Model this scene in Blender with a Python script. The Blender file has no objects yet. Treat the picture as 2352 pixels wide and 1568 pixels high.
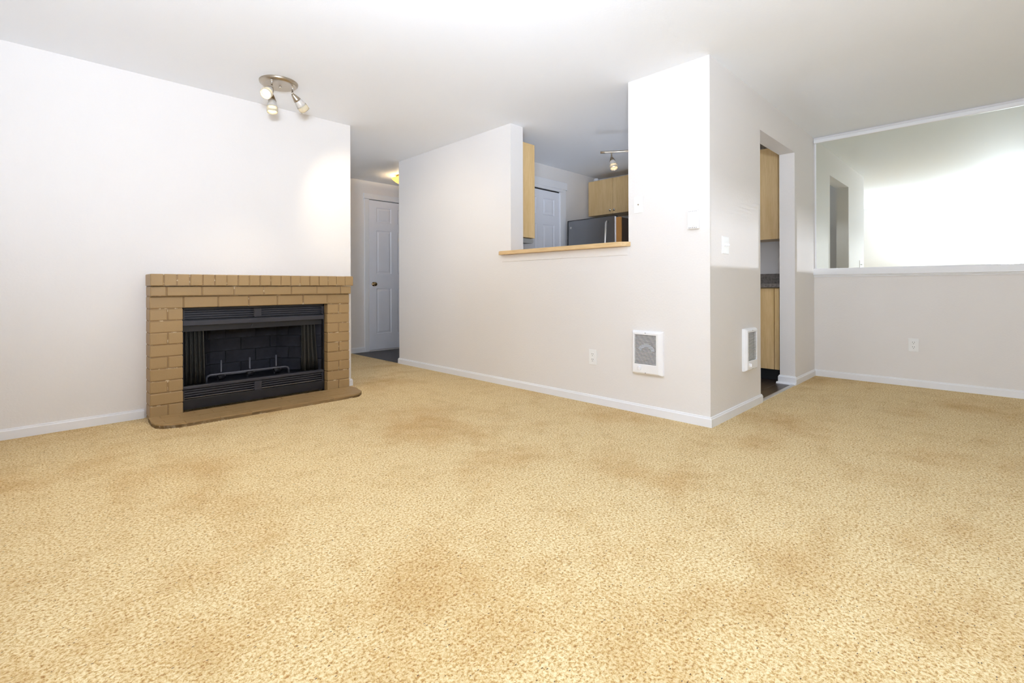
import bpy, bmesh, math, random
from mathutils import Vector, Matrix
random.seed(7)
S = bpy.context.scene
C = S.collection
PI = math.pi

# ------------------------------------------------------------------ camera
cam = bpy.data.cameras.new('camera')
cam.sensor_width = 36.0
cam.lens = 1104.86 / 2352 * 36.0
cam.shift_y = -(784 - 657.62) / 2352
cam.clip_start = 0.02
co = bpy.data.objects.new('camera', cam); C.objects.link(co)
yaw, roll = 0.7879, 0.0032
F = Vector((math.cos(yaw), math.sin(yaw), 0)); R = Vector((math.sin(yaw), -math.cos(yaw), 0)); U = Vector((0, 0, 1))
R2 = R * math.cos(roll) - U * math.sin(roll); U2 = R * math.sin(roll) + U * math.cos(roll)
M = Matrix((R2, U2, -F)).transposed().to_4x4(); M.translation = Vector((0, 0, 0.9264))
co.matrix_world = M
S.camera = co

# ------------------------------------------------------------------ world, exposure
w = bpy.data.worlds.new('world'); S.world = w; w.use_nodes = True
w.node_tree.nodes['Background'].inputs[0].default_value = (0.85, 0.93, 1.0, 1)
w.node_tree.nodes['Background'].inputs[1].default_value = 1.5
S.view_settings.view_transform = 'Standard'; S.view_settings.look = 'None'
S.view_settings.gamma = 1.0; S.view_settings.use_curve_mapping = False
S.view_settings.exposure = -0.17
S.cycles.max_bounces = 10; S.cycles.diffuse_bounces = 6; S.cycles.glossy_bounces = 5
S.cycles.use_adaptive_sampling = True; S.cycles.adaptive_threshold = 0.08; S.cycles.adaptive_min_samples = 24
S.cycles.transparent_max_bounces = 8
S.cycles.use_denoising = True
S.cycles.caustics_reflective = True
S.cycles.sample_clamp_indirect = 12.0

def area(name, loc, look, sx, sy, power, col=(1, 1, 1), spread=PI):
    l = bpy.data.lights.new(name, 'AREA'); l.shape = 'RECTANGLE'; l.size = sx; l.size_y = sy
    l.energy = power; l.color = col; l.spread = spread
    o = bpy.data.objects.new(name, l); C.objects.link(o); o.location = loc
    o.rotation_euler = (Vector(look) - Vector(loc)).to_track_quat('-Z', 'Y').to_euler()
    return o
# daylight through the two windows of the wall behind the camera and the sliding door at the far right
SKY = (0.85, 0.97, 1.18)
area('daylight_fill', (-0.62, -1.15, 1.3), (3, -1.15, 1.3), 3.0, 2.3, 38, SKY)
# added area light at the unseen passage end, to brighten the entry
area('daylight_fill', (0.75, 5.35, 1.35), (3, 5.5, 1.3), 1.2, 1.6, 9, SKY)
# added fill spots beside the camera, standing in for one bounce flash off the ceiling
def flash(loc, look, power, cone, soft=0.12):
    l = bpy.data.lights.new('bounce_flash', 'SPOT'); l.energy = power; l.color = SKY; l.spot_size = math.radians(cone); l.spot_blend = 0.6; l.shadow_soft_size = soft
    o = bpy.data.objects.new('bounce_flash', l); C.objects.link(o); o.location = loc
    o.rotation_euler = (Vector(look) - Vector(loc)).to_track_quat('-Z', 'Y').to_euler()
flash((-0.12, -0.28, 1.30), (0.15, 0.15, 2.44), 320, 150)
flash((-0.12, -0.12, 1.34), (1.4, 0.3, 2.44), 112, 105)
flash((-0.12, 0.20, 1.34), (0.3, 1.8, 2.44), 222, 105)
flash((4.25, 2.55, 0.95), (4.25, 2.60, 2.44), 24, 140, 0.45)     # unseen fill spot added to brighten the kitchen
# low sun through two windows added, out of view, to band the return wall
sl = bpy.data.lights.new('low_sun', 'SUN'); sl.energy = 1.35; sl.angle = math.radians(0.4); sl.color = (0.92, 0.98, 1.12)
so = bpy.data.objects.new('low_sun', sl); C.objects.link(so); so.location = (4, -8, 2)
SAZ, SEL = math.radians(8.0), math.radians(2.0)
so.rotation_euler = Vector((math.sin(SAZ) * math.cos(SEL), math.cos(SAZ) * math.cos(SEL), -math.sin(SEL))).to_track_quat('-Z', 'Y').to_euler()

# ------------------------------------------------------------------ key dimensions
H = 2.44
X1, Y1, X2, YA, XA, YP = 3.141, 1.3175, 5.705, 4.273, 2.114, 5.095
TP = 0.165           # thickness of the kitchen wall
YD, YK = 6.33, 3.96  # far wall of the entry, back wall of the kitchen
XW = -0.35           # window wall
YS = -2.75           # right hand end wall
XE = 6.6

# ------------------------------------------------------------------ materials
def lin(c):
    c /= 255.0
    return c / 12.92 if c <= 0.04045 else ((c + 0.055) / 1.055) ** 2.4
def rgb(r, g, b): return (lin(r), lin(g), lin(b), 1)
class NT:
    def __init__(s, name):
        s.m = bpy.data.materials.new(name); s.m.use_nodes = True
        s.t = s.m.node_tree; s.b = s.t.nodes['Principled BSDF']
        s.tc = s.t.nodes.new('ShaderNodeTexCoord')
    def n(s, typ, **k):
        nd = s.t.nodes.new(typ)
        for a, v in k.items():
            if a.startswith('i_'):
                key = a[2:]
                key = int(key) if key.isdigit() else key.replace('_', ' ')
                nd.inputs[key].default_value = v
            else: setattr(nd, a, v)
        return nd
    def l(s, a, b): s.t.links.new(a, b)
    def coord(s, scale=(1, 1, 1), obj=True):
        mp = s.n('ShaderNodeMapping'); mp.inputs['Scale'].default_value = scale
        s.l(s.tc.outputs['Object'] if obj else s.tc.outputs['Generated'], mp.inputs['Vector'])
        return mp.outputs['Vector']
    def noise(s, scale, detail=3, rough=0.5, vec=None, out='Fac'):
        nd = s.n('ShaderNodeTexNoise'); nd.inputs['Scale'].default_value = scale
        nd.inputs['Detail'].default_value = detail; nd.inputs['Roughness'].default_value = rough
        s.l(vec if vec is not None else s.tc.outputs['Object'], nd.inputs['Vector'])
        return nd.outputs[out]
    def ramp(s, fac, stops):
        r = s.n('ShaderNodeValToRGB'); el = r.color_ramp.elements
        while len(el) < len(stops): el.new(0.5)
        for e, (p, c) in zip(el, stops): e.position = p; e.color = c
        s.l(fac, r.inputs['Fac']); return r.outputs['Color']
    def mix(s, fac, a, b, mode='MIX'):
        m = s.n('ShaderNodeMix'); m.data_type = 'RGBA'; m.blend_type = mode
        if isinstance(fac, (int, float)): m.inputs[0].default_value = fac
        else: s.l(fac, m.inputs[0])
        for i, v in ((6, a), (7, b)):
            if isinstance(v, tuple): m.inputs[i].default_value = v
            else: s.l(v, m.inputs[i])
        return m.outputs[2]
    def bump(s, h, strength, dist):
        b = s.n('ShaderNodeBump'); b.inputs['Strength'].default_value = strength; b.inputs['Distance'].default_value = dist
        s.l(h, b.inputs['Height']); s.l(b.outputs['Normal'], s.b.inputs['Normal'])
    def base(s, c):
        if isinstance(c, tuple): s.b.inputs['Base Color'].default_value = c
        else: s.l(c, s.b.inputs['Base Color'])
    def set(s, rough=0.5, metal=0.0, spec=0.5):
        s.b.inputs['Roughness'].default_value = rough; s.b.inputs['Metallic'].default_value = metal
        s.b.inputs['Specular IOR Level'].default_value = spec; return s

def plaster(name, col, bump=0.25):
    t = NT(name); n = t.noise(0.7, 2, 0.5)
    t.base(t.mix(n, tuple(c * 0.985 for c in col[:3]) + (1,), tuple(min(1, c * 1.01) for c in col[:3]) + (1,)))
    t.bump(t.noise(70, 3, 0.55), bump, 0.004); t.set(0.62, 0, 0.35); return t.m
WALL = plaster('wall_paint', (0.82, 0.79, 0.758, 1))
CEIL = plaster('ceiling_paint', (0.90, 0.925, 0.965, 1), 0.12)
def simple(name, col, rough=0.5, metal=0.0, spec=0.5, var=0.03, scale=6, bump=0.0, bscale=80):
    t = NT(name); n = t.noise(scale, 3, 0.5)
    t.base(t.mix(n, tuple(c * (1 - var) for c in col[:3]) + (1,), tuple(min(1, c * (1 + var)) for c in col[:3]) + (1,)))
    if bump: t.bump(t.noise(bscale, 2, 0.5), bump, 0.002)
    t.set(rough, metal, spec); return t.m
TRIM = simple('trim_paint', (0.86, 0.865, 0.88, 1), 0.38)
DOORP = simple('door_paint', (0.87, 0.89, 0.95, 1), 0.4)
PLASTIC = simple('white_plastic', (0.90, 0.90, 0.91, 1), 0.32)
PLATE = simple('plate_plastic', (0.88, 0.88, 0.86, 1), 0.35)
DARK = simple('dark_recess', (0.012, 0.012, 0.013, 1), 0.6)
SLOT = simple('slot_dark', (0.05, 0.045, 0.04, 1), 0.6)
NICKEL = simple('brushed_nickel', (0.47, 0.41, 0.33, 1), 0.3, 1.0)
CHROME = simple('polished_metal', (0.72, 0.70, 0.67, 1), 0.15, 1.0)
BRASS = simple('antique_brass', (0.30, 0.22, 0.12, 1), 0.25, 1.0)
BLACKM = simple('black_metal', (0.012, 0.012, 0.016, 1), 0.42, 0.0, 0.5, 0.3, 9)
GREYM = simple('dark_grey_metal', (0.036, 0.036, 0.046, 1), 0.45, 0.0, 0.5, 0.25, 7)
SLATM = simple('louver_slat', (0.085, 0.085, 0.10, 1), 0.4)
GRATEM = simple('grate_iron', (0.13, 0.13, 0.15, 1), 0.5, 0.3, 0.5, 0.3, 20)
FRIDGE = simple('fridge_side', (0.10, 0.10, 0.105, 1), 0.45)
STEEL = simple('stainless_steel', (0.27, 0.27, 0.275, 1), 0.30, 1.0)
ALU = simple('aluminium', (0.75, 0.76, 0.80, 1), 0.25, 1.0)
BAND = simple('threshold_metal', (0.60, 0.58, 0.55, 1), 0.4, 0.6)

def brick_mat():
    t = NT('brick_paint')
    n = t.noise(5, 4, 0.6)
    c = t.mix(n, (0.33, 0.212, 0.092, 1), (0.395, 0.262, 0.12, 1))
    t.base(c); t.bump(t.noise(120, 4, 0.65), 0.35, 0.0025); t.set(0.42, 0, 0.45); return t.m
BRICK = brick_mat()
def mortar_mat():
    t = NT('mortar_paint')
    n = t.noise(26, 3, 0.6)
    t.base(t.ramp(n, [(0.0, (0.25, 0.155, 0.07, 1)), (0.56, (0.28, 0.175, 0.08, 1)), (0.64, (0.62, 0.50, 0.33, 1)), (1, (0.72, 0.60, 0.42, 1))]))
    t.set(0.6); return t.m
MORTAR = mortar_mat()
def fireback():
    t = NT('sooty_firebrick')
    n = t.noise(2.6, 5, 0.6)
    t.base(t.ramp(n, [(0.36, (0.006, 0.006, 0.008, 1)), (0.5, (0.026, 0.026, 0.036, 1)), (0.66, (0.095, 0.095, 0.125, 1))]))
    t.bump(t.noise(60, 3, 0.6), 0.4, 0.003); t.set(0.85); return t.m
FIREB = fireback()
def mesh_curtain_mat():
    t = NT('chain_mesh')
    wv = t.n('ShaderNodeTexChecker'); wv.inputs['Scale'].default_value = 260
    t.l(t.tc.outputs['Object'], wv.inputs['Vector'])
    t.base(t.mix(wv.outputs['Fac'], (0.045, 0.045, 0.04, 1), (0.17, 0.16, 0.14, 1))); t.set(0.5, 0.4); return t.m
CHAIN = mesh_curtain_mat()

def carpet_mat():
    t = NT('carpet_yarn')
    v = t.tc.outputs['Object']
    big = t.noise(1.3, 5, 0.62)
    mid = t.noise(5.5, 5, 0.65)
    fine = t.noise(230, 2, 0.7)
    yn = t.n('ShaderNodeTexNoise'); yn.inputs['Scale'].default_value = 112; yn.inputs['Detail'].default_value = 4; yn.inputs['Roughness'].default_value = 0.72
    yn.inputs['Distortion'].default_value = 0.4; t.l(v, yn.inputs['Vector'])
    base = t.ramp(yn.outputs['Fac'], [(0.34, (0.40, 0.195, 0.05, 1)), (0.43, (0.66, 0.42, 0.15, 1)), (0.49, (0.785, 0.585, 0.275, 1)), (0.62, (0.93, 0.78, 0.47, 1))])
    # rare dark and orange flecks
    fleck = t.n('ShaderNodeTexVoronoi'); fleck.inputs['Scale'].default_value = 100; fm = t.coord((1.0, 1.9, 1.0)); t.l(fm, fleck.inputs['Vector'])
    sp = t.n('ShaderNodeSeparateColor'); t.l(fleck.outputs['Color'], sp.inputs[0])
    m1 = t.n('ShaderNodeMath', operation='GREATER_THAN'); t.l(sp.outputs[1], m1.inputs[0]); m1.inputs[1].default_value = 0.93
    m2 = t.n('ShaderNodeMath', operation='LESS_THAN'); t.l(fleck.outputs['Distance'], m2.inputs[0]); m2.inputs[1].default_value = 0.33
    m3 = t.n('ShaderNodeMath', operation='MULTIPLY'); t.l(m1.outputs[0], m3.inputs[0]); t.l(m2.outputs[0], m3.inputs[1])
    m3b = t.n('ShaderNodeMath', operation='MULTIPLY'); t.l(m3.outputs[0], m3b.inputs[0]); m3b.inputs[1].default_value = 0.88
    fc = t.ramp(sp.outputs[2], [(0.45, (0.13, 0.065, 0.025, 1)), (0.6, (0.50, 0.24, 0.07, 1))]); c = t.mix(m3b.outputs[0], base, fc)
    stain = t.ramp(big, [(0.30, (0.82, 0.70, 0.53, 1)), (0.50, (1, 1, 1, 1)), (0.8, (1.0, 1.0, 1.0, 1))])
    c = t.mix(1.0, c, stain, 'MULTIPLY')
    stain2 = t.ramp(mid, [(0.30, (0.86, 0.80, 0.70, 1)), (0.5, (1, 1, 1, 1)), (1, (1.0, 1.0, 1.0, 1))])
    c = t.mix(0.8, c, stain2, 'MULTIPLY')
    t.base(c)
    add = t.n('ShaderNodeMath', operation='ADD'); t.l(fine, add.inputs[0])
    inv = t.n('ShaderNodeMath', operation='MULTIPLY'); t.l(yn.outputs['Fac'], inv.inputs[0]); inv.inputs[1].default_value = 2.2
    t.l(inv.outputs[0], add.inputs[1])
    t.bump(add.outputs[0], 0.6, 0.006)
    t.set(0.95, 0, 0.1)
    t.b.inputs['Sheen Weight'].default_value = 0.15
    return t.m
CARPET = carpet_mat()

def wood(name, c1, c2, scale=(1, 1, 1), rough=0.4, grain=14):
    t = NT(name); v = t.coord(scale)
    n1 = t.noise(2.2, 3, 0.5, v); n2 = t.noise(grain, 4, 0.6, v)
    a = t.n('ShaderNodeMath', operation='ADD'); t.l(n1, a.inputs[0]); t.l(n2, a.inputs[1])
    h = t.n('ShaderNodeMath', operation='MULTIPLY'); t.l(a.outputs[0], h.inputs[0]); h.inputs[1].default_value = 0.5
    t.base(t.ramp(h.outputs[0], [(0.36, c1), (0.64, c2)])); t.set(rough); return t.m
MAPLE = wood('maple_veneer', (0.70, 0.475, 0.205, 1), (0.82, 0.59, 0.30, 1), (6, 6, 0.6), 0.38)
MAPLEH = wood('maple_board', (0.64, 0.43, 0.20, 1), (0.78, 0.56, 0.30, 1), (6, 0.6, 6), 0.36)
PANELW = wood('orange_wood', (0.42, 0.19, 0.045, 1), (0.55, 0.27, 0.08, 1), (6, 6, 0.6), 0.4)
DARKW = wood('dark_brown_panel', (0.030, 0.017, 0.010, 1), (0.055, 0.033, 0.020, 1), (6, 6, 0.6), 0.45)
PLANK = wood('dark_plank', (0.022, 0.014, 0.010, 1), (0.075, 0.048, 0.034, 1), (1.2, 14, 1), 0.32, 9)
PLANKX = wood('dark_plank_entry', (0.028, 0.023, 0.021, 1), (0.062, 0.053, 0.050, 1), (1.2, 14, 1), 0.4, 9)
def laminate():
    t = NT('grey_laminate'); n = t.noise(45, 5, 0.7)
    t.base(t.ramp(n, [(0.35, (0.12, 0.10, 0.085, 1)), (0.65, (0.27, 0.24, 0.21, 1))])); t.set(0.4); return t.m
LAMIN = laminate()
def mirror_mat():
    t = NT('mirror_silvering'); t.base((0.86, 0.895, 0.83, 1)); t.set(0.0, 1.0); return t.m
MIRROR = mirror_mat()
def emit(name, col, strength):
    t = NT(name); t.b.inputs['Emission Color'].default_value = col; t.b.inputs['Emission Strength'].default_value = strength
    t.base(col); t.set(0.5); return t.m
BULB = emit('lit_bulb', (1.0, 0.80, 0.50, 1), 14)
BULBK = emit('lit_bulb_kitchen', (1.0, 0.74, 0.48, 1), 7)
def frosted(name, col, trans=0.5, em=0.0, emc=(1, .85, .6, 1), rough=0.35):
    t = NT(name); t.base(col); t.set(rough, 0, 0.5)
    t.b.inputs['Transmission Weight'].default_value = trans
    t.b.inputs['Emission Color'].default_value = emc; t.b.inputs['Emission Strength'].default_value = em
    return t.m
FROST = frosted('frosted_glass', (0.58, 0.57, 0.55, 1), 0.12)
SKIRT = frosted('cream_glass', (0.80, 0.74, 0.58, 1), 0.35, 0.0, rough=0.2)
AMBER = frosted('amber_glass', (0.95, 0.72, 0.28, 1), 0.1, 1.1, (1.0, 0.66, 0.16, 1))
def glass_mat():
    t = NT('window_glass'); g = t.n('ShaderNodeBsdfTransparent'); gl = t.n('ShaderNodeBsdfGlossy'); gl.inputs['Roughness'].default_value = 0.0
    fr = t.n('ShaderNodeFresnel'); fr.inputs['IOR'].default_value = 1.25; mx = t.n('ShaderNodeMixShader')
    t.l(fr.outputs[0], mx.inputs[0]); t.l(g.outputs[0], mx.inputs[1]); t.l(gl.outputs[0], mx.inputs[2])
    t.l(mx.outputs[0], t.t.nodes['Material Output'].inputs['Surface']); return t.m
GLASS = glass_mat()

# ------------------------------------------------------------------ mesh helpers
def put(name, bm, mat, parent=None, smooth=False, loc=None):
    bmesh.ops.recalc_face_normals(bm, faces=bm.faces)
    me = bpy.data.meshes.new(name); bm.to_mesh(me); bm.free()
    for m_ in (mat if isinstance(mat, (list, tuple)) else [mat]): me.materials.append(m_)
    if smooth:
        for p in me.polygons: p.use_smooth = True
    o = bpy.data.objects.new(name, me); C.objects.link(o)
    if parent is not None: o.parent = parent
    if loc is not None: o.location = loc
    return o
def B(): return bmesh.new()
def box(bm, x0, x1, y0, y1, z0, z1, bev=0.0, seg=1):
    vs = [bm.verts.new((x, y, z)) for x in (x0, x1) for y in (y0, y1) for z in (z0, z1)]
    f = []
    for q in ((0, 1, 3, 2), (4, 6, 7, 5), (0, 4, 5, 1), (2, 3, 7, 6), (0, 2, 6, 4), (1, 5, 7, 3)):
        f.append(bm.faces.new([vs[i] for i in q]))
    bmesh.ops.recalc_face_normals(bm, faces=f)
    if bev > 0:
        es = set(e for g in f for e in g.edges)
        bmesh.ops.bevel(bm, geom=list(es), offset=bev, segments=seg, affect='EDGES', profile=0.6)
    return vs
def BX(name, a, mat, parent=None, bev=0.0, seg=1, loc=None):
    bm = B(); box(bm, *a, bev=bev, seg=seg); return put(name, bm, mat, parent, loc=loc)
def frame_of(axis):
    a = Vector(axis).normalized(); t = Vector((0, 0, 1)) if abs(a.z) < 0.9 else Vector((1, 0, 0))
    u = a.cross(t).normalized(); return a, u, a.cross(u)
def lathe(bm, org, axis, prof, n=24, cap=True):
    a, u, v = frame_of(axis); o = Vector(org); rings = []
    for (d, r) in prof:
        rings.append([bm.verts.new(o + a * d + (u * math.cos(2 * PI * k / n) + v * math.sin(2 * PI * k / n)) * max(r, 1e-5)) for k in range(n)])
    for i in range(len(rings) - 1):
        for k in range(n):
            bm.faces.new((rings[i][k], rings[i][(k + 1) % n], rings[i + 1][(k + 1) % n], rings[i + 1][k]))
    if cap: bm.faces.new(rings[0]); bm.faces.new(rings[-1])
def tube(bm, pts, r, n=10):
    pts = [Vector(p) for p in pts]; rings = []; pu = None
    for i, p in enumerate(pts):
        d = (pts[min(i + 1, len(pts) - 1)] - pts[max(i - 1, 0)]).normalized()
        if pu is None: _, u, v = frame_of(d)
        else: u = (pu - d * pu.dot(d)).normalized(); v = d.cross(u)
        pu = u
        rings.append([bm.verts.new(p + (u * math.cos(2 * PI * k / n) + v * math.sin(2 * PI * k / n)) * r) for k in range(n)])
    for i in range(len(rings) - 1):
        for k in range(n): bm.faces.new((rings[i][k], rings[i][(k + 1) % n], rings[i + 1][(k + 1) % n], rings[i + 1][k]))
    bm.faces.new(rings[0]); bm.faces.new(rings[-1])
def prism(bm, poly, z0, z1, plane='xy', bev=0):
    def P(a, b, c): return {'xy': (a, b, c), 'yz': (c, a, b), 'xz': (a, c, b)}[plane]
    lo = [bm.verts.new(P(a, b, z0)) for a, b in poly]; hi = [bm.verts.new(P(a, b, z1)) for a, b in poly]; n = len(poly)
    f = [bm.faces.new(lo), bm.faces.new(hi)] + [bm.faces.new((lo[i], lo[(i + 1) % n], hi[(i + 1) % n], hi[i])) for i in range(n)]
    bmesh.ops.recalc_face_normals(bm, faces=f)
    if bev: bmesh.ops.bevel(bm, geom=list(set(e for g in f for e in g.edges)), offset=bev, segments=1, affect='EDGES', profile=0.6)
def struct(o, label=None):
    o['kind'] = 'structure'
    if label: o['label'] = label
    return o
def tag(o, label, cat, group=None):
    o['label'] = label; o['category'] = cat
    if group: o['group'] = group
    return o
def empty(name, loc=(0, 0, 0)):
    o = bpy.data.objects.new(name, None); C.objects.link(o); o.location = loc; o.empty_display_size = 0.1; return o

# ------------------------------------------------------------------ shell
# carpeted floor with the dark plank floors of the entry and the kitchen let into it
bm = B()
box(bm, XW - 0.6, X1, YS - 0.1, YD, -0.12, 0.0)            # living room and passage
box(bm, X1, X2 + 0.1, YS - 0.1, Y1 + 0.012, -0.12, 0.0)   # dining side
floor = struct(put('floor', bm, CARPET), 'beige cut pile carpet with tan and brown flecks')
def planks(name, x0, x1, y0, y1, wid, ln, along, mat, z, label):
    bm = B(); box(bm, x0, x1, y0, y1, -0.12, z - 0.004); root = struct(put(name, bm, DARK), label)
    cache = {}
    r = random.Random(3); row = 0
    a0, a1, b0, b1 = (y0, y1, x0, x1) if along == 'x' else (x0, x1, y0, y1)
    a = a0
    while a < a1 - 0.01:
        aa = min(a + wid, a1); b = b0 - r.random() * ln
        while b < b1 - 0.01:
            s, e = max(b, b0), min(b + ln, b1)
            if e - s > 0.03:
                q = (s + .0008, e - .0008, a + .0008, aa - .0008) if along == 'x' else (a + .0008, aa - .0008, s + .0008, e - .0008)
                BX('plank', (*q, z - 0.008, z), mat, root, 0.0008)
            b += ln
        a = aa
    return root
planks('floor_entry', X1 + 0.0, 5.2, YP - 0.9, YD, 0.13, 0.9, 'x', PLANKX, 0.0, 'dark wood plank floor of the entry')
planks('floor_kitchen', X1 + TP, X2, Y1 + 0.014, YK, 0.13, 0.9, 'x', PLANK, 0.0, 'dark wood plank floor of the kitchen')
ceiling = struct(BX('ceiling', (XW - 0.6, XE, YS - 0.2, YD + 0.2, H, H + 0.12), CEIL), 'smooth white ceiling')

# fireplace wall with the firebox hole
fx0, fx1, fz1 = 0.764, 1.820, 0.777
bm = B()
box(bm, XW, fx0, YA, YA + 0.12, 0, H); box(bm, fx1, XA, YA, YA + 0.12, 0, H); box(bm, fx0, fx1, YA, YA + 0.12, fz1, H)
bmesh.ops.remove_doubles(bm, verts=bm.verts, dist=1e-5)
struct(put('wall_left', bm, WALL), 'pale greige wall behind the brick fireplace')
# kitchen wall with pass-through open to the ceiling
oy0, oy1, oz = 1.925, 3.170, 1.222
bm = B()
box(bm, X1, X1 + TP, Y1, oy0, 0, H); box(bm, X1, X1 + TP, oy0, oy1, 0, oz); box(bm, X1, X1 + TP, oy1, YP, 0, H)
bmesh.ops.remove_doubles(bm, verts=bm.verts, dist=1e-5)
struct(put('wall_kitchen', bm, WALL), 'greige wall with the kitchen pass-through')
# return wall with doorway
dx0, dx1, dz = 4.097, 5.030, 2.166
bm = B()
box(bm, X1 + TP, dx0, Y1, Y1 + 0.13, 0, H); box(bm, dx1, X2, Y1, Y1 + 0.13, 0, H); box(bm, dx0, dx1, Y1, Y1 + 0.13, dz, H)
bmesh.ops.remove_doubles(bm, verts=bm.verts, dist=1e-5)
struct(put('wall_return', bm, WALL), 'greige wall with the kitchen doorway')
struct(BX('wall_right', (X2, X2 + 0.12, YS - 0.12, YK + 0.12, 0, H), WALL), 'greige wall below and around the long mirror')
ew = [(2.545, 3.50), (4.49, 5.66)]; ez = (1.205, 2.0)  # unseen window openings, added and split to shape the sun band
bm = B()
box(bm, XW, X2, YS - 0.12, YS, 0, ez[0]); box(bm, XW, X2, YS - 0.12, YS, ez[1], H)
for a_, b_ in ((XW, ew[0][0]), (ew[0][1], ew[1][0]), (ew[1][1], X2)): box(bm, a_, b_, YS - 0.12, YS, *ez)
bmesh.ops.remove_doubles(bm, verts=bm.verts, dist=1e-5)
struct(put('wall_dining_end', bm, WALL), 'end wall of the dining area with two small windows')
for i, (a_, b_) in enumerate(ew):
    bm = B()
    box(bm, a_, b_, YS - 0.10, YS - 0.05, ez[1] - 0.04, ez[1]); box(bm, a_, a_ + 0.02, YS - 0.10, YS - 0.05, ez[0], ez[1] - .04); box(bm, b_ - 0.02, b_, YS - 0.10, YS - 0.05, ez[0], ez[1] - .04)
    wn = struct(put('window_%d' % (i + 2), bm, TRIM), 'white framed window with a half closed blind')
    BX('pane', (a_ + .02, b_ - .02, YS - 0.080, YS - 0.077, ez[0], ez[1] - .04), GLASS, wn)
    z_ = 1.52
    while z_ < 1.95:                                             # added slats, closing towards the top to fade the sun band
        hh = 0.030 * min(1.0, (z_ - 1.46) / 0.36)
        BX('blind_slat', (a_ + .02, b_ - .02, YS - 0.045, YS - 0.042, z_, z_ + hh), TRIM, wn); z_ += 0.030
# fin added out of view to keep low sun off the left wall
struct(BX('wall_sun_block', (-2.6, XW - 0.15, YS - 0.12, YS, 0, H), WALL), 'unseen wall added to block the low sun')
# kitchen back wall, entry side walls
struct(BX('wall_back', (X1 + TP, X2, YK, YK + 0.12, 0, H), WALL), 'back wall of the kitchen')
bm = B(); box(bm, XA - 1.5, 5.2, YD, YD + 0.12, 0, H)
struct(put('wall_entry', bm, WALL), 'far wall of the entry with a white door')
struct(BX('wall_entry_side', (5.2, 5.32, YK + 0.12, YD + 0.12, 0, H), WALL), 'end wall of the entry')
struct(BX('wall_passage_end', (XA - 1.62, XA - 1.5, YA + 0.12, YD + 0.12, 0, H), WALL), 'end wall of the passage behind the fireplace')
# window wall behind the camera: two openings
wins = [(-2.45, 0.15, 0.25, 2.3)]
bm = B()
ys = [YS, wins[0][0], wins[0][1], YA]
for i in range(3):
    hole = {1: wins[0]}.get(i)
    if hole: box(bm, XW - 0.15, XW, ys[i], ys[i + 1], 0, hole[2]); box(bm, XW - 0.15, XW, ys[i], ys[i + 1], hole[3], H)
    else: box(bm, XW - 0.15, XW, ys[i], ys[i + 1], 0, H)
bmesh.ops.remove_doubles(bm, verts=bm.verts, dist=1e-5)
struct(put('wall_window', bm, WALL), 'window wall behind the camera')
for i, (a, b, c, d) in enumerate(wins):
    bm = B(); t = 0.05; xx = (XW - 0.11, XW - 0.06)
    box(bm, *xx, a, a + t, c, d); box(bm, *xx, b - t, b, c, d); box(bm, *xx, a + t, b - t, c, c + t); box(bm, *xx, a + t, b - t, d - t, d)
    box(bm, *xx, (a + b) / 2 - t / 2, (a + b) / 2 + t / 2, c + t, d - t)
    wn = struct(put('window_%d' % (i + 1), bm, TRIM), 'white framed window')
    for s0, s1 in ((a + t, (a + b) / 2 - t / 2), ((a + b) / 2 + t / 2, b - t)):
        BX('pane', (XW - 0.088, XW - 0.084, s0, s1, c + t, d - t), GLASS, wn)

# baseboards : profile with a small bead along the top
def baseboard(name, p0, p1, nrm, label, z1=0.066, t=0.013, m=(0, 0)):
    """p0,p1 run along the wall face, nrm points into the room; m extends the ends"""
    p0, p1, nrm = Vector((*p0, 0)), Vector((*p1, 0)), Vector((*nrm, 0))
    d = (p1 - p0).normalized(); bm = B()
    prof = [(0, 0), (t, 0), (t, z1 - 0.014), (t * 0.62, z1 - 0.008), (t * 0.62, z1 - 0.003), (t * 0.3, z1), (0, z1)]
    rings = []
    for P, s in ((p0, -m[0]), (p1, m[1])):
        rings.append([bm.verts.new(P + nrm * a + d * s * (a if s else 0) / max(t, 1e-6) * 1.0 + U * z) for a, z in prof])
    n = len(prof)
    for i in range(n): bm.faces.new((rings[0][i], rings[0][(i + 1) % n], rings[1][(i + 1) % n], rings[1][i]))
    bm.faces.new(rings[0]); bm.faces.new(rings[1])
    return struct(put(name, bm, TRIM), label)
baseboard('baseboard_left', (XW, YA), (0.556, YA), (0, -1), 'white baseboard left of the fireplace')
bb = baseboard('baseboard_left_end', (2.028, YA), (XA, YA), (0, -1), 'short white baseboard right of the fireplace', m=(0, 0.013))
baseboard('baseboard_passage', (XA, YA), (XA, YA + 0.12), (1, 0), 'white baseboard on the wall end', m=(0.013, 0))
baseboard('baseboard_kitchen', (X1, YP), (X1, Y1), (-1, 0), 'white baseboard under the pass-through', m=(0.013, 0.013))
baseboard('baseboard_kitchen_end', (X1, YP), (X1 + TP, YP), (0, 1), 'white baseboard round the wall end', m=(0.013, 0))
baseboard('baseboard_return', (X1, Y1), (dx0, Y1), (0, -1), 'white baseboard below the small heater', m=(0.013, 0.013))
baseboard('baseboard_return_end', (dx1, Y1), (X2, Y1), (0, -1), 'white baseboard right of the doorway', m=(0.013, -0.013))
baseboard('baseboard_jamb_left', (dx0, Y1), (dx0, Y1 + 0.13), (1, 0), 'white baseboard in the doorway', m=(0.013, 0))
baseboard('baseboard_jamb_right', (dx1, Y1), (dx1, Y1 + 0.13), (-1, 0), 'white baseboard on the doorway jamb', z1=0.08, m=(0.013, 0.013))
baseboard('baseboard_right', (X2, YS), (X2, Y1), (-1, 0), 'white baseboard under the mirror', m=(0, -0.013))
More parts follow.
